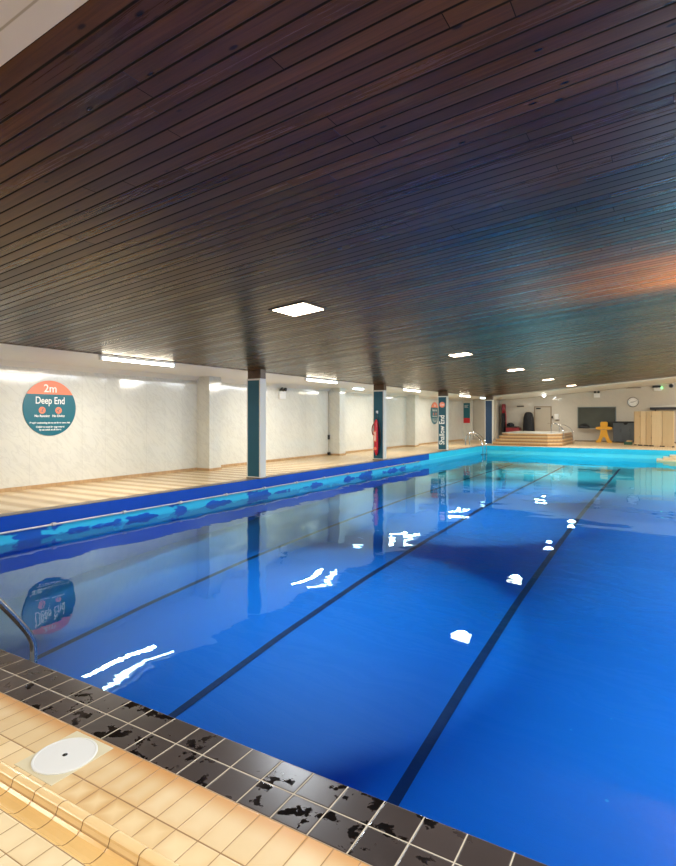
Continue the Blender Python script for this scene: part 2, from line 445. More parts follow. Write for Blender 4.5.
# ------------------------------------------------------------------ pool basin
bm = bmesh.new()
prof = [(YP0, -1.62), (3.7, -1.38), (5.5, -1.20), (7.7, -1.05), (10.5, -.95), (14.3, -.86), (20, -.84), (YP1, -.82)]
lo = [bm.verts.new((XP0, y, z)) for y, z in prof]; hi = [bm.verts.new((XP1, y, z)) for y, z in prof]
lob = [bm.verts.new((XP0, y, z-.2)) for y, z in prof]; hib = [bm.verts.new((XP1, y, z-.2)) for y, z in prof]
for i in range(len(prof)-1):
    bm.faces.new((lo[i], hi[i], hi[i+1], lo[i+1])); bm.faces.new((lob[i], lob[i+1], hib[i+1], hib[i]))
    bm.faces.new((lo[i], lo[i+1], lob[i+1], lob[i])); bm.faces.new((hi[i], hib[i], hib[i+1], hi[i+1]))
bm.faces.new((lo[0], lob[0], hib[0], hi[0])); bm.faces.new((lo[-1], hi[-1], hib[-1], lob[-1]))
basin = struct(link('pool_floor', bm, 'pool'), 'blue painted sloping floor of the swimming pool', 'pool floor')
for X in (-6.42, -4.07, -1.74, .58):
    bm = bmesh.new(); rows = []
    ys = [YP0+.02 + (27.6-YP0)*k/60 for k in range(61)]
    def zp(y):
        for (a, za), (b, zb) in zip(prof, prof[1:]):
            if a <= y <= b: return za+(zb-za)*(y-a)/(b-a)
        return prof[-1][1]
    for y in ys:
        w = .048
        rows.append((bm.verts.new((X-w, y, zp(y)+.006)), bm.verts.new((X+w, y, zp(y)+.006))))
    for a, b in zip(rows, rows[1:]): bm.faces.new((a[0], a[1], b[1], b[0]))
    link('lane_line', bm, 'lane', basin)
taper(basin, XP0)
# walls of the basin
def basin_wall(name, d, mat, lab): return struct(B(name, mat, d), lab, 'pool wall')
wl = basin_wall('pool_wall', (XP0-.2, XP0-.004, YP0-.2, YP1+.2, -2.0, -.2), 'fascia', 'cyan and blue side wall of the pool with ripple reflections painted in at the waterline')
B('painted_band', 'royal', (XP0-.2, XP0+.004, YP0-.1, 21.2, -.235, -.003), wl)
B('painted_band', 'cyan', (XP0-.2, XP0+.004, 21.2, YP1+.1, -.235, -.003), wl)
B('ledge_line', 'cyan_light', (XP0-.05, XP0+.010, 21.2, YP1, -.26, -.235), wl)
taper(wl)
for ch in wl.children: taper(ch)
wf = basin_wall('pool_wall', (XP0, XP1, YP1+.004, YP1+.2, -2.0, -.2), 'cyan_light', 'light cyan end wall of the pool at the shallow end')
B('painted_band', 'cyan', (XP0, XP1, YP1-.004, YP1+.2, -.24, -.003), wf)
basin_wall('pool_wall', (XP0-.3, XP1, YP0-.2, YP0-.006, -2.0, -.2), 'royal', 'royal blue end wall below the black tiled edge')
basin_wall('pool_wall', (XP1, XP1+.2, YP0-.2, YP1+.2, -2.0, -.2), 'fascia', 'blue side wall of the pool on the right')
# water
bm = bmesh.new(); v = [bm.verts.new(p) for p in ((XP0, YP0, ZW), (XP1, YP0, ZW), (XP1, YP1, ZW), (XP0, YP1, ZW))]; bm.faces.new(v)
struct(taper(link('water', bm, 'water'), XP0), 'clear rippling water filling the blue swimming pool', 'water')
# pale steps in the far right corner of the pool
ps = thing('pool_steps', 'pale beige stepped block in the far right corner of the pool', 'steps', (-.32, 27.5, ZW))
for k, (w, d, z0, z1) in enumerate(((2.0, 1.5, -.55, .06), (1.6, 1.2, .06, .15), (1.2, .9, .15, .24))):
    bm = bmesh.new(); box(bm, k*.25, 2.2, k*.3, 1.38, z0, z1); link('step', bm, 'nosing', ps, bevel=.01)

# pipe along the waterline with brackets
pr = thing('waterline_pipe', 'long pale grey pipe on brackets along the left pool wall', 'pipe', (XP0, 0, -.235))
bm = bmesh.new(); tube(bm, [(.075, 2.1+k*.9, .0) for k in range(21)], .016, 10); link('pipe', bm, 'pipe', pr, smooth=True)
for k in range(14):
    y = 2.0 + 1.33*k + .63
    bm = bmesh.new(); box(bm, 0, .085, y-.018, y+.018, -.012, .012); lathe(bm, [(.03, y-.03), (.03, y+.03)], 12, (.075, 0, .004), 'y')
    link('bracket', bm, 'pipe', pr)
for ch in pr.children: taper(ch)

# ------------------------------------------------------------------ walls and ceiling
struct(B('wall_left', 'marble', (XW0-.2, XW0, YB, YF, -.2, 3.2)))
struct(B('wall_far', 'farwall', (XW0-.2, XW1+.2, YF, YF+.2, -.2, 4.6)))
struct(B('wall_right', 'marble', (XW1, XW1+.2, YB, YF, -.2, 4.6)))
struct(B('wall_back', 'marble', (XW0-.2, XW1+.2, YB-.2, YB, -.2, 4.6)))
struct(B('baseboard_left', 'base_tile', (XW0, XW0+.012, YB, YF, 0, .075)))
struct(B('baseboard_far', 'frame', (XW0, XW1, YF-.012, YF, 0, .075)))
k = 3
for y in (4.2, 11.3, 18.4, 25.9):
    t_ = struct(B('trim_%d' % k, 'marble', (XW0, XW0+.48, y, y+.46, 0, ZC+.02)), 'marble panelled pilaster on the left wall', 'pilaster'); k += 1
    B('skirting', 'base_tile', (XW0, XW0+.492, y-.012, y+.472, 0, .07), t_)
t_ = struct(B('trim_%d' % k, 'marble', (XW0, XW0+.5, 35.1, 35.6, 0, ZC+.02)), 'marble panelled pilaster at the far end', 'pilaster'); k += 1
struct(B('trim_%d' % k, 'farwall', (XW0, -9.37, 35.75, YF, 0, 2.64)), 'projecting cream wall section in the far left corner', 'wall'); k += 1
# pilaster labels
for o, w in zip([o for o in COL.objects if o.name.startswith('trim_') and o.get('category') == 'pilaster'],
                ('left of the round deep end sign, outside the view', 'between the deep end sign and the first column', 'between the first and second column', 'between the second and third column', 'carrying the teal and red panel')):
    o['label'] = 'marble panelled pilaster ' + w

def slab(name, x0, x1, y0, y1, mat, th=.12, flat=False):
    bm = bmesh.new()
    za, zb = (ZC, ZC) if flat else (zc(x0), zc(x1))
    vs = box(bm, x0, x1, y0, y1, 0, th)
    for i, v in enumerate(vs):
        v.co.z += za if v.co.x < (x0+x1)/2 else zb
    return struct(link(name, bm, mat))
slab('ceiling', XC, XW1, YS, YE, 'planks')
slab('ceiling', XC, XW1, YB, YS, 'boards')
slab('ceiling', XC, XW1, YE, YF, 'white_ceiling')
slab('ceiling', XW0, XC, YB, YF, 'white_ceiling', flat=True)
# dark edge strip of the planking towards the walkway, cornice on the left wall
struct(B('trim_9', 'capwood', (XC-.02, XC+.01, YS, YE, ZC-.012, ZC+.02)), 'thin dark edge strip of the plank ceiling', 'trim')
bm = bmesh.new()
vs = box(bm, XC, XW1, YE-.0, YE+.03, -.04, .02)
for v in vs: v.co.z += zc(v.co.x)
struct(link('trim_10', bm, 'boards'), 'cream edge strip where the planking ends at the far end', 'trim')
bm = bmesh.new(); prism(bm, [(0, 0), (.11, 0), (0, -.11)], 0, 1)
for v in bm.verts: v.co = Vector((XW0+v.co.x, YB+(YF-1-YB)*v.co.z, ZC+v.co.y))
struct(link('trim_11', bm, 'white_ceiling'), 'white cove along the top of the left wall', 'trim')

# ------------------------------------------------------------------ columns
def column(y, label, panel='teal', x=-8.63):
    t = thing('column', label, 'column', (x, y, 0), group=None)
    W, D, H = .205, .21, ZC
    B('shaft', 'cream', (-W, W, 0, D, 0, H-.20), t, bevel=.006)
    B('panel', panel, (-W+.02, W-.03, -.012, .004, .04, H-.24), t)
    bm = bmesh.new()
    o4 = [(-W-.004, .02), (W+.004, .02), (W+.004, H-.20), (-W-.004, H-.20)]; i4 = [(-W+.02, .045), (W-.03, .045), (W-.03, H-.24), (-W+.02, H-.24)]
    L = [[bm.verts.new((p[0], yy, p[1])) for p in q] for yy in (-.02, .0) for q in (o4, i4)]
    for k in range(4):
        j = (k+1) % 4
        for a, b in ((0, 1), (3, 2), (2, 0), (1, 3)): bm.faces.new((L[a][k], L[a][j], L[b][j], L[b][k]))
    link('edge_trim', bm, 'cream', t)
    bm = bmesh.new(); box(bm, -W+.005, W-.005, .005, D-.005, H-.20, H+.03); link('wood_cap', bm, 'capwood', t)
    B('plinth', 'kerb', (-W-.02, W+.02, -.03, D+.02, 0, .025), t)
    return t
YC = (10.5, 17.3, 23.6, 30.15)
c1 = column(YC[0], 'nearest column, plain teal front panel with dark wood cap')
c2 = column(YC[1], 'teal fronted column that the red rescue tube hangs on')
c3 = column(YC[2], 'teal fronted column lettered Shallow End with an orange depth badge', x=-8.58)
c4 = column(YC[3], 'plain blue fronted column beside the far left pool ladder', 'navy', x=-8.30)
# lettering on column three
e = bpy.data.objects.new('lettering_board', bpy.data.meshes.new('lettering_board')); COL.objects.link(e)
bm = bmesh.new(); box(bm, -.165, .155, .30, 2.30, -.002, .001); bm.to_mesh(e.data); bm.free(); e.data.materials.append(M['teal'])
e.parent = c3; e.rotation_euler = (PI/2, 0, 0); e.location = (-.005, -.014, 0)
bm = bmesh.new(); disc(bm, -.005, 2.05, .125, .001, .004); link('depth_badge', bm, 'orange', e)
text('1m', .15, -.005, 2.05, .0055, e)
text('Shallow End', .34, -.005, .92, .003, e, rot=PI/2, bold=.004, xs=.80)

# rescue tube on column two
rt = thing('rescue_tube', 'red foam rescue tube hanging from a white hook on the second column', 'rescue tube', (-8.66, YC[1]-.02, 0))
bm = bmesh.new(); box(bm, -.035, .02, -.03, .0, 1.62, 1.72); tube(bm, smooth_path([(-.008, -.03, 1.66), (-.008, -.08, 1.64), (-.008, -.09, 1.70)], 4), .010, 8); link('hook', bm, 'white', rt)
T('strap', 'black', [(-.008, -.075, 1.68), (.01, -.07, 1.55), (.02, -.06, 1.42)], .012, rt, seg=8)
bm = bmesh.new(); zs = [1.42, 1.38, 1.32, 1.22, .9, .5, .32, .22, .15]
tube(bm, [(-.008, -.09, z) for z in zs], .1, 20, radii=[.025, .06, .085, .095, .10, .10, .09, .06, .02], flat=.6)
body = link('float', bm, 'red', rt, smooth=True)
T('side_strap', 'darkred', [(-.06, -.09, 1.30), (-.16, -.07, 1.18), (-.185, -.06, 1.0), (-.14, -.06, .86)], .02, rt, seg=8)
T('strap', 'black', [(.06, -.06, 1.30), (.12, -.04, 1.0), (.11, -.03, .6), (.03, -.05, .18)], .022, rt, seg=8)
e = bpy.data.objects.new('label_band', bpy.data.meshes.new('label_band')); COL.objects.link(e)
bm = bmesh.new(); box(bm, -.058, .042, .64, 1.02, -.001, .002); bm.to_mesh(e.data); bm.free(); e.data.materials.append(M['orange']); e.parent = rt
e.rotation_euler = (PI/2, 0, 0); e.location = (0, -.193, 0)
text('RESCUE', .085, -.008, .83, .003, e, rot=PI/2, bold=.002)
e.location = (0, -.19, 0)
bm = bmesh.new(); lathe(bm, [(.06, -.006), (.06, .0)], 20, (-.008, -.188, .40), 'y'); link('badge', bm, 'orange', rt)

# ------------------------------------------------------------------ round signs
def round_sign(y, z, r, depth, title, label):
    t = thing('round_sign', label, 'sign', (XW0+.004, y, z), (PI/2, 0, PI/2))
    bm = bmesh.new(); disc(bm, 0, 0, r, 0, .012, 72); link('disc', bm, 'sign_teal', t)
    a = math.asin(.50)
    bm = bmesh.new(); disc(bm, 0, 0, r*1.001, .010, .0135, 48, a, PI-a); link('orange_cap', bm, 'orange', t)
    text(depth, r*.40, 0, r*.70, .0145, t, bold=.003)
    text(title, r*(.36 if len(title) < 9 else .30), 0, r*.265, .0125+.001, t, bold=.003, xs=.78)
    for s, cap, kind in ((-1, 'No Running', 0), (1, 'No Diving', 1)):
        bm = bmesh.new(); disc(bm, s*r*.31, -r*.08, r*.125, .012, .0145, 32); bd = link('icon_disc', bm, 'orange', t)
        bm = bmesh.new(); cx, cy = s*r*.31, -r*.08
        def bar(x0, y0, x1, y1, w):
            d = Vector((x1-x0, y1-y0)).normalized(); n = Vector((-d.y, d.x))*w
            prism(bm, [(cx+r*(x0)+n.x, cy+r*(y0)+n.y), (cx+r*x0-n.x, cy+r*y0-n.y), (cx+r*x1-n.x, cy+r*y1-n.y), (cx+r*x1+n.x, cy+r*y1+n.y)], .0145, .0155)
        if kind == 0:
            disc(bm, cx+r*.03, cy+r*.065, r*.018, .0145, .0155, 12)
            bar(.02, .04, -.01, -.02, r*.013); bar(-.01, -.02, .04, -.06, r*.011); bar(-.01, -.02, -.06, -.05, r*.011); bar(.02, .03, .06, .0, r*.009)
        else:
            disc(bm, cx-r*.05, cy-r*.01, r*.018, .0145, .0155, 12)
            bar(-.03, .0, .05, .05, r*.014); bar(.0, .02, -.01, -.05, r*.010); bar(-.06, -.06, .06, -.06, r*.008)
        link('icon', bm, 'sign_teal', bd)
        text(cap, r*.115, s*r*.31, -r*.285, .0135, t, bold=.002)
    text('People swimming do so at their own risk', r*.092, 0, -r*.53, .0135, t, bold=.0015)
    text('Children must be supervised', r*.092, 0, -r*.68, .0135, t, bold=.0015)
    text('by an adult at all times', r*.092, 0, -r*.78, .0135, t, bold=.0015)
    return t
round_sign(6.99, 1.69, .59, '2m', 'Deep End', 'large round teal and orange sign reading 2m Deep End on the marble wall')
round_sign(29.9, 1.72, .63, '1m', 'Shallow End', 'distant round teal and orange sign seen just left of the Shallow End column')
# teal/red panel on last pilaster
pn = thing('information_panel', 'tall narrow teal notice panel with a red lower part on the far pilaster', 'sign', (-11.1, 35.095, 1.75), (PI/2, 0, 0))
bm = bmesh.new(); box(bm, -.21, .21, -.32, .66, 0, .02); link('upper_board', bm, 'sign_teal', pn)
bm = bmesh.new(); box(bm, -.21, .21, -.64, -.32, 0, .02); link('lower_board', bm, 'red', pn)
bm = bmesh.new()
for i, w in enumerate((.13, .10, .12)): box(bm, -.15, -.15+w*2, .50-i*.07, .52-i*.07, .02, .022)
link('text_lines', bm, 'ink', pn)

# ------------------------------------------------------------------ lights in the room
def strip(y0, y1, lab):
    t = thing('strip_light', lab, 'ceiling light', (-8.86, (y0+y1)/2, ZC), group=None)
    L = (y1-y0)/2
    B('housing', 'white_fit', (-.05, .05, -L-.03, L+.03, -.035, .0), t, bevel=.006)
    bm = bmesh.new(); tube(bm, [(0, -L, -.06), (0, L, -.06)], .026, 12); link('fluorescent_tube', bm, 'tube', t, smooth=True)
    for s in (-1, 1): B('end_cap', 'white_fit', (-.03, .03, s*L-.02, s*L+.02, -.09, -.03), t)
    return t
s1 = strip(6.42, 8.15, 'glowing fluorescent strip light above the wall right of the deep end sign')
dup(s1, (-8.86, 13.95, ZC), 'glowing fluorescent strip light between the first and second column')
dup(s1, (-8.86, 20.75, ZC), 'glowing fluorescent strip light between the second and third column')
dup(s1, (-8.86, 27.65, ZC), 'glowing fluorescent strip light between the third and the far blue column')

def downlight(x, y, lab):
    t = thing('square_downlight', lab, 'ceiling light', (x, y, zc(x)), (0, -math.atan(SL), 0))
    bm = bmesh.new(); s, w = .30, .045
    for d in ((-s, s, -s, -s+w), (-s, s, s-w, s), (-s, -s+w, -s+w, s-w), (s-w, s, -s+w, s-w)): box(bm, *d, -.012, .02)
    link('frame', bm, 'black', t, bevel=.003)
    B('diffuser', 'panel_light', (-s+w, s-w, -s+w, s-w, -.018, .01), t)
    return t
SP = [(-4.40, 6.32), (-4.27, 13.0), (-4.15, 18.22), (-4.10, 23.72), (-3.95, 29.07)]
LB = ['nearest and largest glowing square downlight in the plank ceiling', 'second nearest square downlight in the plank ceiling', 'third square downlight along the plank ceiling, midway to the far wall',
      'fourth square downlight, next to last towards the far wall', 'farthest and smallest square downlight in the plank ceiling']
d1 = downlight(*SP[0], LB[0])
for i, ((x, y), l) in enumerate(zip(SP[1:], LB[1:])): dup(d1, (x, y, zc(x)), l).scale = [(.86 if i < 2 else .75)]*3

def oval_light(x, y, z, mat, lab):
    t = thing('bulkhead_light', lab, 'ceiling light', (x, y, z))
    B('base', 'white_fit', (-.11, .11, -.33, .33, -.03, 0), t, bevel=.01)
    bm = bmesh.new(); box(bm, -.09, .09, -.30, .30, -.075, -.03); link('diffuser', bm, mat, t, bevel=.02)
    return t
oval_light(-10.2, 18.7, ZC, 'small_light', 'small cool white bulkhead light on the walkway ceiling left of the rescue tube')
oval_light(-9.0, 31.5, ZC, 'small_light', 'small cool white bulkhead light right of the farthest strip light')
gx = -6.28
gl = thing('bulkhead_light', 'very bright bluish white lamp above the beige door at the far end', 'ceiling light', (gx, 34.9, zc(gx)))
bm = bmesh.new(); lathe(bm, [(.10, 0), (.10, -.03), (.085, -.04)], 24); link('base', bm, 'white_fit', gl)
bm = bmesh.new(); lathe(bm, [(.085, -.04), (.08, -.08), (.05, -.115), (.01, -.125)], 24); link('globe', bm, 'glare', gl, smooth=True)

# emergency twin spots
def twin(loc, rot, lab, led=False):
    t = thing('emergency_light', lab, 'emergency light', loc, rot)
    B('battery_box', 'white', (-.17, .17, -.09, 0, -.16, .10), t, bevel=.008)
    for s in (-1, 1):
        bm = bmesh.new(); lathe(bm, [(.03, 0), (.06, -.05), (.065, -.08), (.05, -.085)], 16, (s*.10, -.06, .17), 'y'); box(bm, s*.10-.012, s*.10+.012, -.055, -.03, .10, .17)
        link('spot_lamp', bm, 'black', t)
    return t
twin((XW0, 15.25, 2.28), (0, 0, PI/2), 'white twin spot emergency light high on the left wall right of the nearest column')
twin((-3.55, YF, 2.84), (0, 0, 0), 'white twin spot emergency light above the dark serving window')
t = thing('exit_light', 'slim wall fitting with a green glowing end right of the clock', 'emergency light', (-.35, YF, 3.14))
B('body', 'white', (-.20, .20, -.10, 0, -.12, .05), t, bevel=.01)
B('dark_hood', 'black', (-.28, .14, -.16, 0, .05, .17), t, bevel=.01)
B('green_lamp', 'led', (.15, .24, -.12, -.02, -.02, .09), t, bevel=.01)
t = thing('dome_camera', 'small black dome camera on the far wall above the beech screen', 'camera', (.30, YF-.001, 3.28))
bm = bmesh.new(); lathe(bm, [(.10, 0), (.10, -.03), (.085, -.07), (.05, -.11), (.01, -.125)], 20, (0, 0, 0), 'y'); link('dome', bm, 'black', t, smooth=True)
bm = bmesh.new(); lathe(bm, [(.12, 0), (.12, -.015)], 20, (0, 0, 0), 'y'); link('base', bm, 'darksteel', t)
t = thing('air_vent', 'thin dark slotted vent high on the far wall above the clock', 'vent', (-1.6, YF, 3.22))
B('grille', 'frame', (-.40, .40, -.02, 0, -.03, .03), t)
bm = bmesh.new()
for i in range(2): box(bm, -.37, .37, -.026, -.018, -.018+i*.02, -.008+i*.02)
link('slot', bm, 'black', t)

# clock
ck = thing('wall_clock', 'round white wall clock with a grey rim on the far wall', 'clock', (-1.62, YF, 2.38))
bm = bmesh.new(); lathe(bm, [(.30, 0), (.30, -.05), (.285, -.06), (.26, -.05), (.26, -.02)], 40, (0, 0, 0), 'y'); link('rim', bm, 'darksteel', ck, smooth=False)
bm = bmesh.new(); lathe(bm, [(.262, -.02), (.262, -.03)], 40, (0, 0, 0), 'y'); face = link('face', bm, 'white', ck)
for i in range(12):
    a = i*PI/6; bm = bmesh.new(); box(bm, -.008, .008, -.034, -.030, .20, .24)
    bmesh.ops.rotate(bm, verts=bm.verts, cent=(0, 0, 0), matrix=Matrix.Rotation(a, 3, 'Y')); link('hour_mark', bm, 'black', face)
for L, w, a, n in ((.13, .014, 4.6, 'hour_hand'), (.19, .010, 1.2, 'minute_hand')):
    bm = bmesh.new(); box(bm, -w, w, -.040, -.036, -.03, L); bmesh.ops.rotate(bm, verts=bm.verts, cent=(0, 0, 0), matrix=Matrix.Rotation(a, 3, 'Y')); link(n, bm, 'black', ck)

# vertical conduit and small black box on left wall
t = thing('wall_conduit', 'thin vertical conduit with a small black switch left of the second pilaster', 'conduit', (XW0, 18.33, 0))
T('conduit', 'door', [(.02, 0, .05), (.02, 0, ZC-.12)], .009, t, n=0, seg=8)
B('switch', 'black', (0, .06, -.04, .04, .62, .80), t, bevel=.006)
B('base_plug', 'black', (0, .08, -.06, .06, .02, .12), t, bevel=.006)

# ------------------------------------------------------------------ far wall: door, window
d = thing('door_1', None, None, (-6.68, YF, 0)); d['kind'] = 'structure'
B('leaf', 'door', (-.47, .47, -.03, .0, .02, 2.12), d)
bm = bmesh.new(); box(bm, -.53, -.47, -.05, 0, 0, 2.18); box(bm, .47, .53, -.05, 0, 0, 2.18); box(bm, -.53, .53, -.05, 0, 2.12, 2.18); link('door_frame', bm, 'frame', d)
B('door_closer', 'black', (-.40, -.12, -.10, -.03, 2.00, 2.08), d, bevel=.008)
T('door_handle', 'darksteel', [(.40, -.03, 1.10), (.40, -.08, 1.10), (.30, -.085, 1.10)], .012, d, n=2, seg=8)
w = thing('window_1', None, None, (-3.57, YF, 1.46)); w['kind'] = 'structure'
B('pane', 'pane', (-1.03, 1.03, -.012, -.002, -.63, .63), w)
bm = bmesh.new(); s, z = 1.07, .66
for q in ((-s, s, z-.04, z), (-s, s, -z, -z+.04), (-s, -s+.04, -z, z), (s-.04, s, -z, z)): box(bm, q[0], q[1], -.05, 0, q[2], q[3])
link('window_frame', bm, 'doorgrey', w)
t = thing('black_bag', 'low black rounded bag on the window ledge', 'bag', (-4.25, YF-.16, .86))
bm = bmesh.new(); bmesh.ops.create_uvsphere(bm, u_segments=20, v_segments=10, radius=.5)
for v in bm.verts: v.co = Vector((v.co.x*.62, v.co.y*.26, max(-.06, v.co.z*.40)))
link('bag_body', bm, 'black', t, smooth=True)
T('handle', 'blackcloth', [(-.14, 0, .15), (-.08, 0, .24), (.08, 0, .24), (.14, 0, .15)], .012, t, seg=8)
B('window_ledge', 'door', (-1.08, 1.08, -.32, .0, -.70, -.662), w)
# wall dispenser
t = thing('hand_gel_dispenser', 'white wall dispenser beside the beige door', 'dispenser', (-5.85, YF, 1.50))
B('case', 'white', (-.13, .13, -.11, 0, -.16, .18), t, bevel=.02)
B('nozzle', 'black', (-.06, .16, -.10, 0, -.22, -.16), t, bevel=.01)
B('side_box', 'black', (-.30, -.22, -.07, 0, -.08, .06), t, bevel=.01)
# shelf above
t = thing('coat_rail', 'short dark rail high on the wall left of the beige door', 'rail', (-8.06, YF, 2.20))
B('rail', 'black', (-.22, .22, -.06, 0, -.03, .03), t)
for i in range(4): T('hook', 'black', [(-.17+i*.113, -.05, 0), (-.17+i*.113, -.10, -.04), (-.17+i*.113, -.11, .0)], .008, t, n=3, seg=6)
# life jacket rack (red and black tall)
t = thing('life_jacket', 'tall red and black buoyancy vest hanging in the far left corner', 'life jacket', (-9.05, YF-.22, 0))
bm = bmesh.new()
tube(bm, [(0, -.12, z) for z in (2.34, 2.25, 2.05, 1.75)], .2, 16, radii=[.22, .28, .30, .26], flat=.4); link('red_top', bm, 'darkred', t, smooth=True)
bm = bmesh.new(); tube(bm, [(-.02, -.12, z) for z in (1.8, 1.6, 1.2, .6, .0)], .2, 16, radii=[.24, .30, .31, .31, .22], flat=.4); link('black_skirt', bm, 'blackcloth', t, smooth=True)
for s in (-1, 1): T('strap', 'red', [(s*.12+.03, -.245, 1.85), (s*.13+.05, -.25, 1.3), (s*.12+.05, -.25, .75)], .02, t, seg=8)
T('buckle', 'pipe', [(-.08, -.235, 1.22), (.12, -.235, 1.22)], .016, t, n=0, seg=8)
B('peg', 'darksteel', (-.02, .02, -.12, .02, 2.26, 2.36), t)
# black cover standing
t = thing('covered_stand', 'tall black draped cover standing left of the beige door', 'cover', (-7.46, YF-.5, 0))
bm = bmesh.new(); secs = [(.36, 0), (.35, .5), (.34, 1.0), (.31, 1.45), (.24, 1.72), (.16, 1.80), (.04, 1.82)]
rings = []
for r, z in secs:
    ring = []
    for k2 in range(40):
        a = 2*PI*k2/40; rr = r*(1+.05*math.sin(a*7)*(1-z/1.9)); ring.append(bm.verts.new((rr*math.cos(a), rr*.7*math.sin(a), z)))
    rings.append(ring)
for a, b in zip(rings, rings[1:]):
    for k2 in range(40): bm.faces.new((a[k2], a[(k2+1)%40], b[(k2+1)%40], b[k2]))
bm.faces.new(rings[0][::-1]); bm.faces.new(rings[-1]); link('drape', bm, 'blackcloth', t, smooth=True)
B('base', 'black', (-.28, .28, -.2, .2, 0, .05), t)
# red box with dark lid behind the spa
t = thing('storage_box', 'low red storage box with dark items on top behind the spa', 'box', (-8.42, YF-.45, 0))
B('bin', 'darkred', (-.42, .42, -.25, .25, 0, .82), t, bevel=.02)
B('lid', 'black', (-.43, .30, -.26, .26, .82, .90), t, bevel=.015)
t2 = thing('dark_bundle', 'small dark folded bundle lying on the red storage box', 'bundle', (-8.60, YF-.45, .90))
bm = bmesh.new(); bmesh.ops.create_uvsphere(bm, u_segments=16, v_segments=8, radius=.5)
for v in bm.verts: v.co = Vector((v.co.x*.5, v.co.y*.4, max(0, v.co.z*.36+.06)))
link('roll', bm, 'blackcloth', t2, smooth=True)
T('band', 'darksteel', [(.05, -.2, .04), (.05, -.1, .22), (.05, .1, .22), (.05, .2, .04)], .01, t2, seg=6)

# ------------------------------------------------------------------ raised spa
sp = thing('raised_spa', 'raised beige tiled spa pool with four steps at the far end', 'spa pool', (0, 0, 0))
def poly(i, g=0.0):
    x0, x1, y0, y1, ch = -8.05+.10*i-g, -4.55-.05*i+g, 29.62+.28*i-g, 34.7, .38
    return [(x0, y0+ch), (x0+ch, y0), (x1-ch*1.6, y0), (x1, y0+ch*1.6), (x1, y1), (x0, y1)]
for i in range(4):
    bm = bmesh.new(); prism(bm, poly(i), i*.16, (i+1)*.16-.025); st = link('step', bm, 'spa' , sp)
    bm = bmesh.new(); prism(bm, poly(i, .015), (i+1)*.16-.025, (i+1)*.16); link('nosing', bm, 'nosing' if i < 3 else 'rim', st)
pts = [(-6.1+1.1*math.cos(2*PI*k/32), 32.6+1.5*math.sin(2*PI*k/32)) for k in range(32)]
bm = bmesh.new(); prism(bm, pts, .64, .655); link('spa_cover', bm, 'rim', sp)
t = thing('grab_rail', 'curved steel grab rail at the right end of the spa steps, nearer the door', 'handrail', (-5.2, 30.9, 0))
T('rail', 'steel', [(0, 0, .50), (0, 0, .85), (.05, 0, 1.10), (.20, 0, 1.16), (.42, 0, 1.03), (.58, 0, .80), (.62, 0, .5), (.62, 0, .32)], .022, t, n=6)
t = thing('grab_rail', 'curved steel grab rail at the right end of the spa steps, nearer the dark window', 'handrail', (-5.05, 32.6, 0))
T('rail', 'steel', [(0, 0, .50), (0, 0, .85), (.06, 0, 1.03), (.25, 0, 1.05), (.50, 0, .92), (.66, 0, .70), (.70, 0, .4), (.70, 0, .0)], .022, t, n=6)

# ------------------------------------------------------------------ yellow person-shaped safety sign
fg = thing('floor_sign', 'amber yellow person shaped safety stand in front of the dark window', 'sign', (-3.07, 35.6, 0))
def plate(pts, y0, y1):
    bm = bmesh.new(); prism(bm, pts, y0, y1)
    for v in bm.verts: v.co = Vector((v.co.x, v.co.z, v.co.y))
    return bm
half = [(0, .40), (.10, .22), (.17, .0), (.43, .0), (.40, .12), (.30, .20), (.20, .50), (.17, .70), (.18, .76), (.42, .78), (.44, .90), (.20, .94), (.10, .96)]
pts = [(0, .36)] + half[1:] + [(.10, .97)] + [(-.10, .97)] + [(-x, y) for x, y in half[1:]][::-1]
link('body', plate(pts, -.05, .05), 'yellow', fg, bevel=.012)
link('head', plate([(-.19, .95), (.19, .95), (.20, 1.16), (.14, 1.22), (-.14, 1.22), (-.20, 1.16)], -.05, .05), 'yellow', fg, bevel=.012)
B('belt', 'tan', (-.2, .2, -.056, -.05, .74, .78), fg)

# cabinet row
cb = thing('storage_cabinet', 'slate grey three door cabinet with a black top against the far wall', 'cabinet', (-2.02, 36.25, 0))
B('carcass', 'grey', (-.60, .78, -.24, .42, .05, 1.16), cb, bevel=.008)
for i in range(3):
    dd = B('door', 'grey', (-.59+i*.455, -.145+i*.455, -.262, -.242, .08, 1.12), cb, bevel=.006)
    B('handle', 'darksteel', (-.20+i*.455, -.185+i*.455, -.29, -.262, .6, .8), dd)
B('worktop', 'black', (-.66, .82, -.32, .46, 1.16, 1.24), cb, bevel=.01)
bm = bmesh.new(); prism(bm, [(-.06, .0), (.18, .0), (.12, -.10), (0, -.12)], 0, .01)
for v in bm.verts: v.co = Vector((v.co.x, -.325+v.co.z, 1.16+v.co.y))
link('hanging_cloth', bm, 'blackcloth', cb)
# folding screen in beech
fs = thing('folding_screen', 'tall pale beech folding screen of five panels at the far right pool end', 'screen', (0, 0, 0))
ptsx = [(-1.40, 33.15), (-1.12, 32.85), (-.84, 32.70), (-.60, 32.42), (-.12, 32.20), (.40, 31.75)]
for i, (a, b) in enumerate(zip(ptsx, ptsx[1:])):
    A, C_ = Vector((*a, 0)), Vector((*b, 0)); dv = (C_-A); L = dv.length; ang = math.atan2(dv.y, dv.x)
    bm = bmesh.new(); box(bm, .012, L-.022, -.02, .02, .05, 1.80)
    p_ = link('panel', bm, 'beech', fs, bevel=.004); p_.location = A; p_.rotation_euler = (0, 0, ang)
    for q in (.04, L-.10): B('foot', 'black', (q, q+.06, -.05, .05, 0, .05), p_)
    B('edge_strip', 'tan', (.012, .035, -.026, .022, .05, 1.80), p_)
    if i:
        for z in (.4, 1.5): T('hinge', 'darksteel', [(0, 0, z), (0, 0, z+.08)], .014, p_, n=0, seg=8)
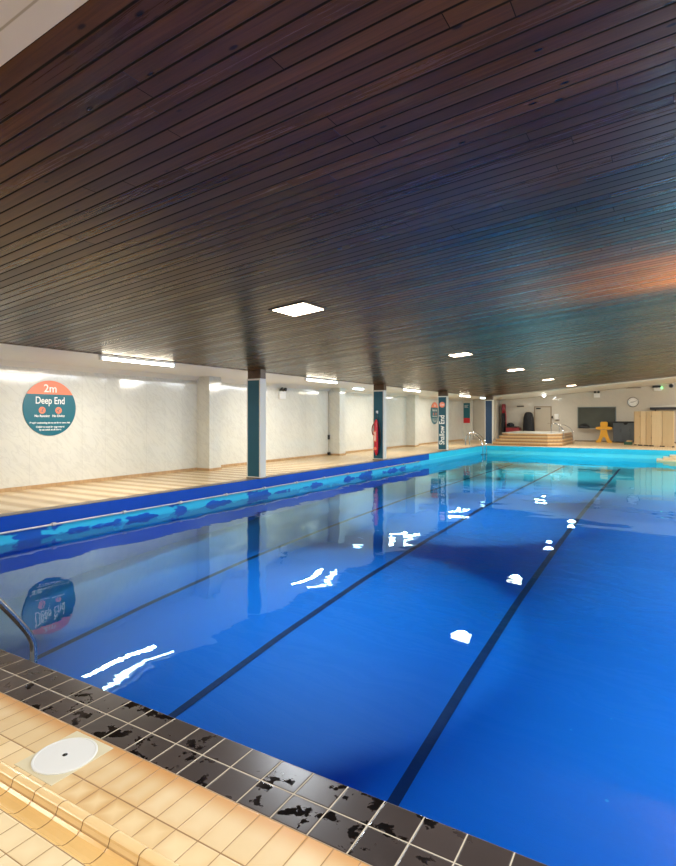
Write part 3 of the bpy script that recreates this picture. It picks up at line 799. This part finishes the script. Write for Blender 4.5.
# dark shelf/canopy above the screen
sh = thing('wall_shelf', 'long dark shelf on the far wall behind the top of the beech screen', 'shelf', (.5, YF, 1.96))
B('shelf_board', 'black', (-1.25, 2.6, -.35, 0, -.05, .10), sh, bevel=.008)
B('shelf_bracket', 'black', (-1.0, -.96, -.3, 0, -.2, -.05), sh)
bm = bmesh.new(); box(bm, -1.24, 2.6, -.02, 0, .10, .55)
for v in bm.verts:
    if v.co.z > .3 and v.co.x < 0: v.co.z = .12
link('splashback', bm, 'cream', sh)
# green crate
cr = thing('green_crate', 'small dark green crate with a tan lid left of the beech screen', 'crate', (-1.66, 33.5, 0))
B('crate_body', 'green', (-.24, .16, -.18, .18, 0, .16), cr, bevel=.02)
B('crate_lid', 'tan', (-.12, .15, -.15, .15, .16, .24), cr, bevel=.015)

# ------------------------------------------------------------------ ladders
def near_ladder():
    t = thing('pool_ladder', 'steel pool ladder with curved handrails at the near left pool edge', 'ladder', (-3.715, YP0, 0))
    path = [(0, .07, -1.25), (0, .07, -.4), (0, .07, -.02), (0, .055, .10), (0, -.03, .24), (0, -.19, .45), (0, -.38, .68), (0, -.58, .80), (0, -.78, .74), (0, -.88, .5), (0, -.90, .0)]
    for s in (-1, 1): T('handrail', 'darksteel', [(s*.27+p[0], p[1], p[2]) for p in path], .021, t, n=8, seg=16)
    for z in (-.55, -.85, -1.15): B('tread', 'darksteel', (-.27, .27, .03, .12, z-.015, z+.015), t, bevel=.006)
    return t
near_ladder()
fl2 = thing('pool_ladder', 'small steel pool ladder at the far left corner in front of the blue column', 'ladder', (-8.17, 28.15, 0))
path = [(.20, 0, -.95), (.20, 0, -.3), (.17, 0, .10), (.02, 0, .38), (-.30, 0, .64), (-.55, 0, .64), (-.68, 0, .45), (-.70, 0, .0)]
for s in (-1, 1): T('handrail', 'steel', [(p[0], s*.32, p[2]) for p in path], .026, fl2, n=6)
for z in (-.50, -.75): B('tread', 'darksteel', (.15, .25, -.32, .32, z-.02, z+.02), fl2, bevel=.006)
B('bottom_bracket', 'darksteel', (.10, .25, -.36, .36, -.46, -.40), fl2, bevel=.006)

# ------------------------------------------------------------------ lamps
def area(name, loc, sx, sy, power, color, rot=(0, 0, 0)):
    l = bpy.data.lights.new(name, 'AREA'); l.shape = 'RECTANGLE'; l.size = sx; l.size_y = sy; l.energy = power; l.color = color
    o = bpy.data.objects.new(name, l); COL.objects.link(o); o.location = loc; o.rotation_euler = rot; return o
warm = (1, .90, .76)
# fill lights added over the near deck and right-hand side, outside the view
area('deck_fill', (-2.0, -.6, zc(-2)-.08), 4.0, .5, 130, warm)
area('deck_fill', (-6.5, -.6, zc(-6.5)-.08), 3.0, .5, 85, warm)
for y in (3, 9, 15, 21, 27, 33): area('side_fill', (4.2, y, 3.5), .5, 2.0, 165, (1, .93, .84), (0, math.radians(42), 0))
for y in (7.3, 13.95, 20.75, 27.65): area('walkway_lamp', (-9.4, y, ZC-.05), .12, 1.7, 80, (1, .94, .84))
area('spa_lamp', (-6.3, 34.0, 2.7), .6, .6, 60, (1, .95, .85))
def spot(name, loc, power, color, size, aim=(0, 0, -1)):
    l = bpy.data.lights.new(name, 'SPOT'); l.energy = power; l.color = color; l.spot_size = size; l.spot_blend = 1.0; l.shadow_soft_size = .15
    o = bpy.data.objects.new(name, l); COL.objects.link(o); o.location = loc; o.rotation_euler = Vector(aim).to_track_quat('-Z', 'Y').to_euler()
for x, y in SP: spot('downlight_lamp', (x, y, zc(x)-.07), 620, (.80, .90, 1), 3.05)
for y in (3.2, 7, 11, 15, 19, 23, 27): area('pool_fill', (1.5, y, zc(1.5)-.10), .25, 3.0, 150, (.80, .92, 1), (0, math.radians(15), 0))  # unseen row of fill lights added to brighten the pool
# warm uplighter on the right-hand side that grazes the ceiling
spot('uplighter', (1.9, 8.9, 2.4), 2200, (1, .62, .10), 1.4, (-1.3, -.3, 1.0))

w = bpy.data.worlds.new('World'); SC.world = w; w.use_nodes = True
w.node_tree.nodes['Background'].inputs[0].default_value = (.9, .85, .75, 1); w.node_tree.nodes['Background'].inputs[1].default_value = .1

# ------------------------------------------------------------------ camera
cam = bpy.data.cameras.new('camera'); co = bpy.data.objects.new('camera', cam); COL.objects.link(co)
cam.sensor_fit = 'HORIZONTAL'; cam.sensor_width = 36; cam.lens = 550*36/676
cam.shift_y = -(433-417)/676
cam.clip_start = .05; cam.clip_end = 200
co.location = (0, 0, 1.5); co.rotation_euler = (PI/2, 0, math.atan(327/550))
SC.camera = co

SC.view_settings.view_transform = 'Standard'; SC.view_settings.look = 'None'; SC.view_settings.exposure = 0
SC.cycles.use_denoising = True
SC.cycles.max_bounces = 8; SC.cycles.transparent_max_bounces = 8
SC.cycles.sample_clamp_indirect = 6; SC.cycles.blur_glossy = .3

# ------------------------------------------------------------------ groups of repeats and labels of the setting
GROUPS = {'column': 'columns along the left pool edge', 'strip_light': 'fluorescent strip lights over the walkway', 'square_downlight': 'square downlights in the plank ceiling',
          'emergency_light': 'twin spot emergency lights', 'bulkhead_light': 'small bulkhead lamps on the ceiling', 'grab_rail': 'grab rails at the spa steps',
          'pool_ladder': 'steel pool ladders', 'round_sign': 'round depth signs on the left wall'}
for o in COL.objects:
    k_ = o.name.split('.')[0]
    if o.parent is None and k_ in GROUPS: o['group'] = GROUPS[k_]
for o, l in zip([o for o in COL.objects if o.name.split('.')[0] == 'floor' and o.parent is None],
                ('beige tiled deck at the far end of the pool', 'striped beige tiled walkway along the left wall', 'beige tiled walkway on the right of the pool', 'stained dark kerb tiles along the left pool edge',
                 'two rows of black tiles along the near pool edge', 'long beige tiles behind the black edge tiles', 'narrow row of beige tiles beside the drain channel', 'small square beige tiles in the near corner')):
    o['label'] = l; o['category'] = 'floor'
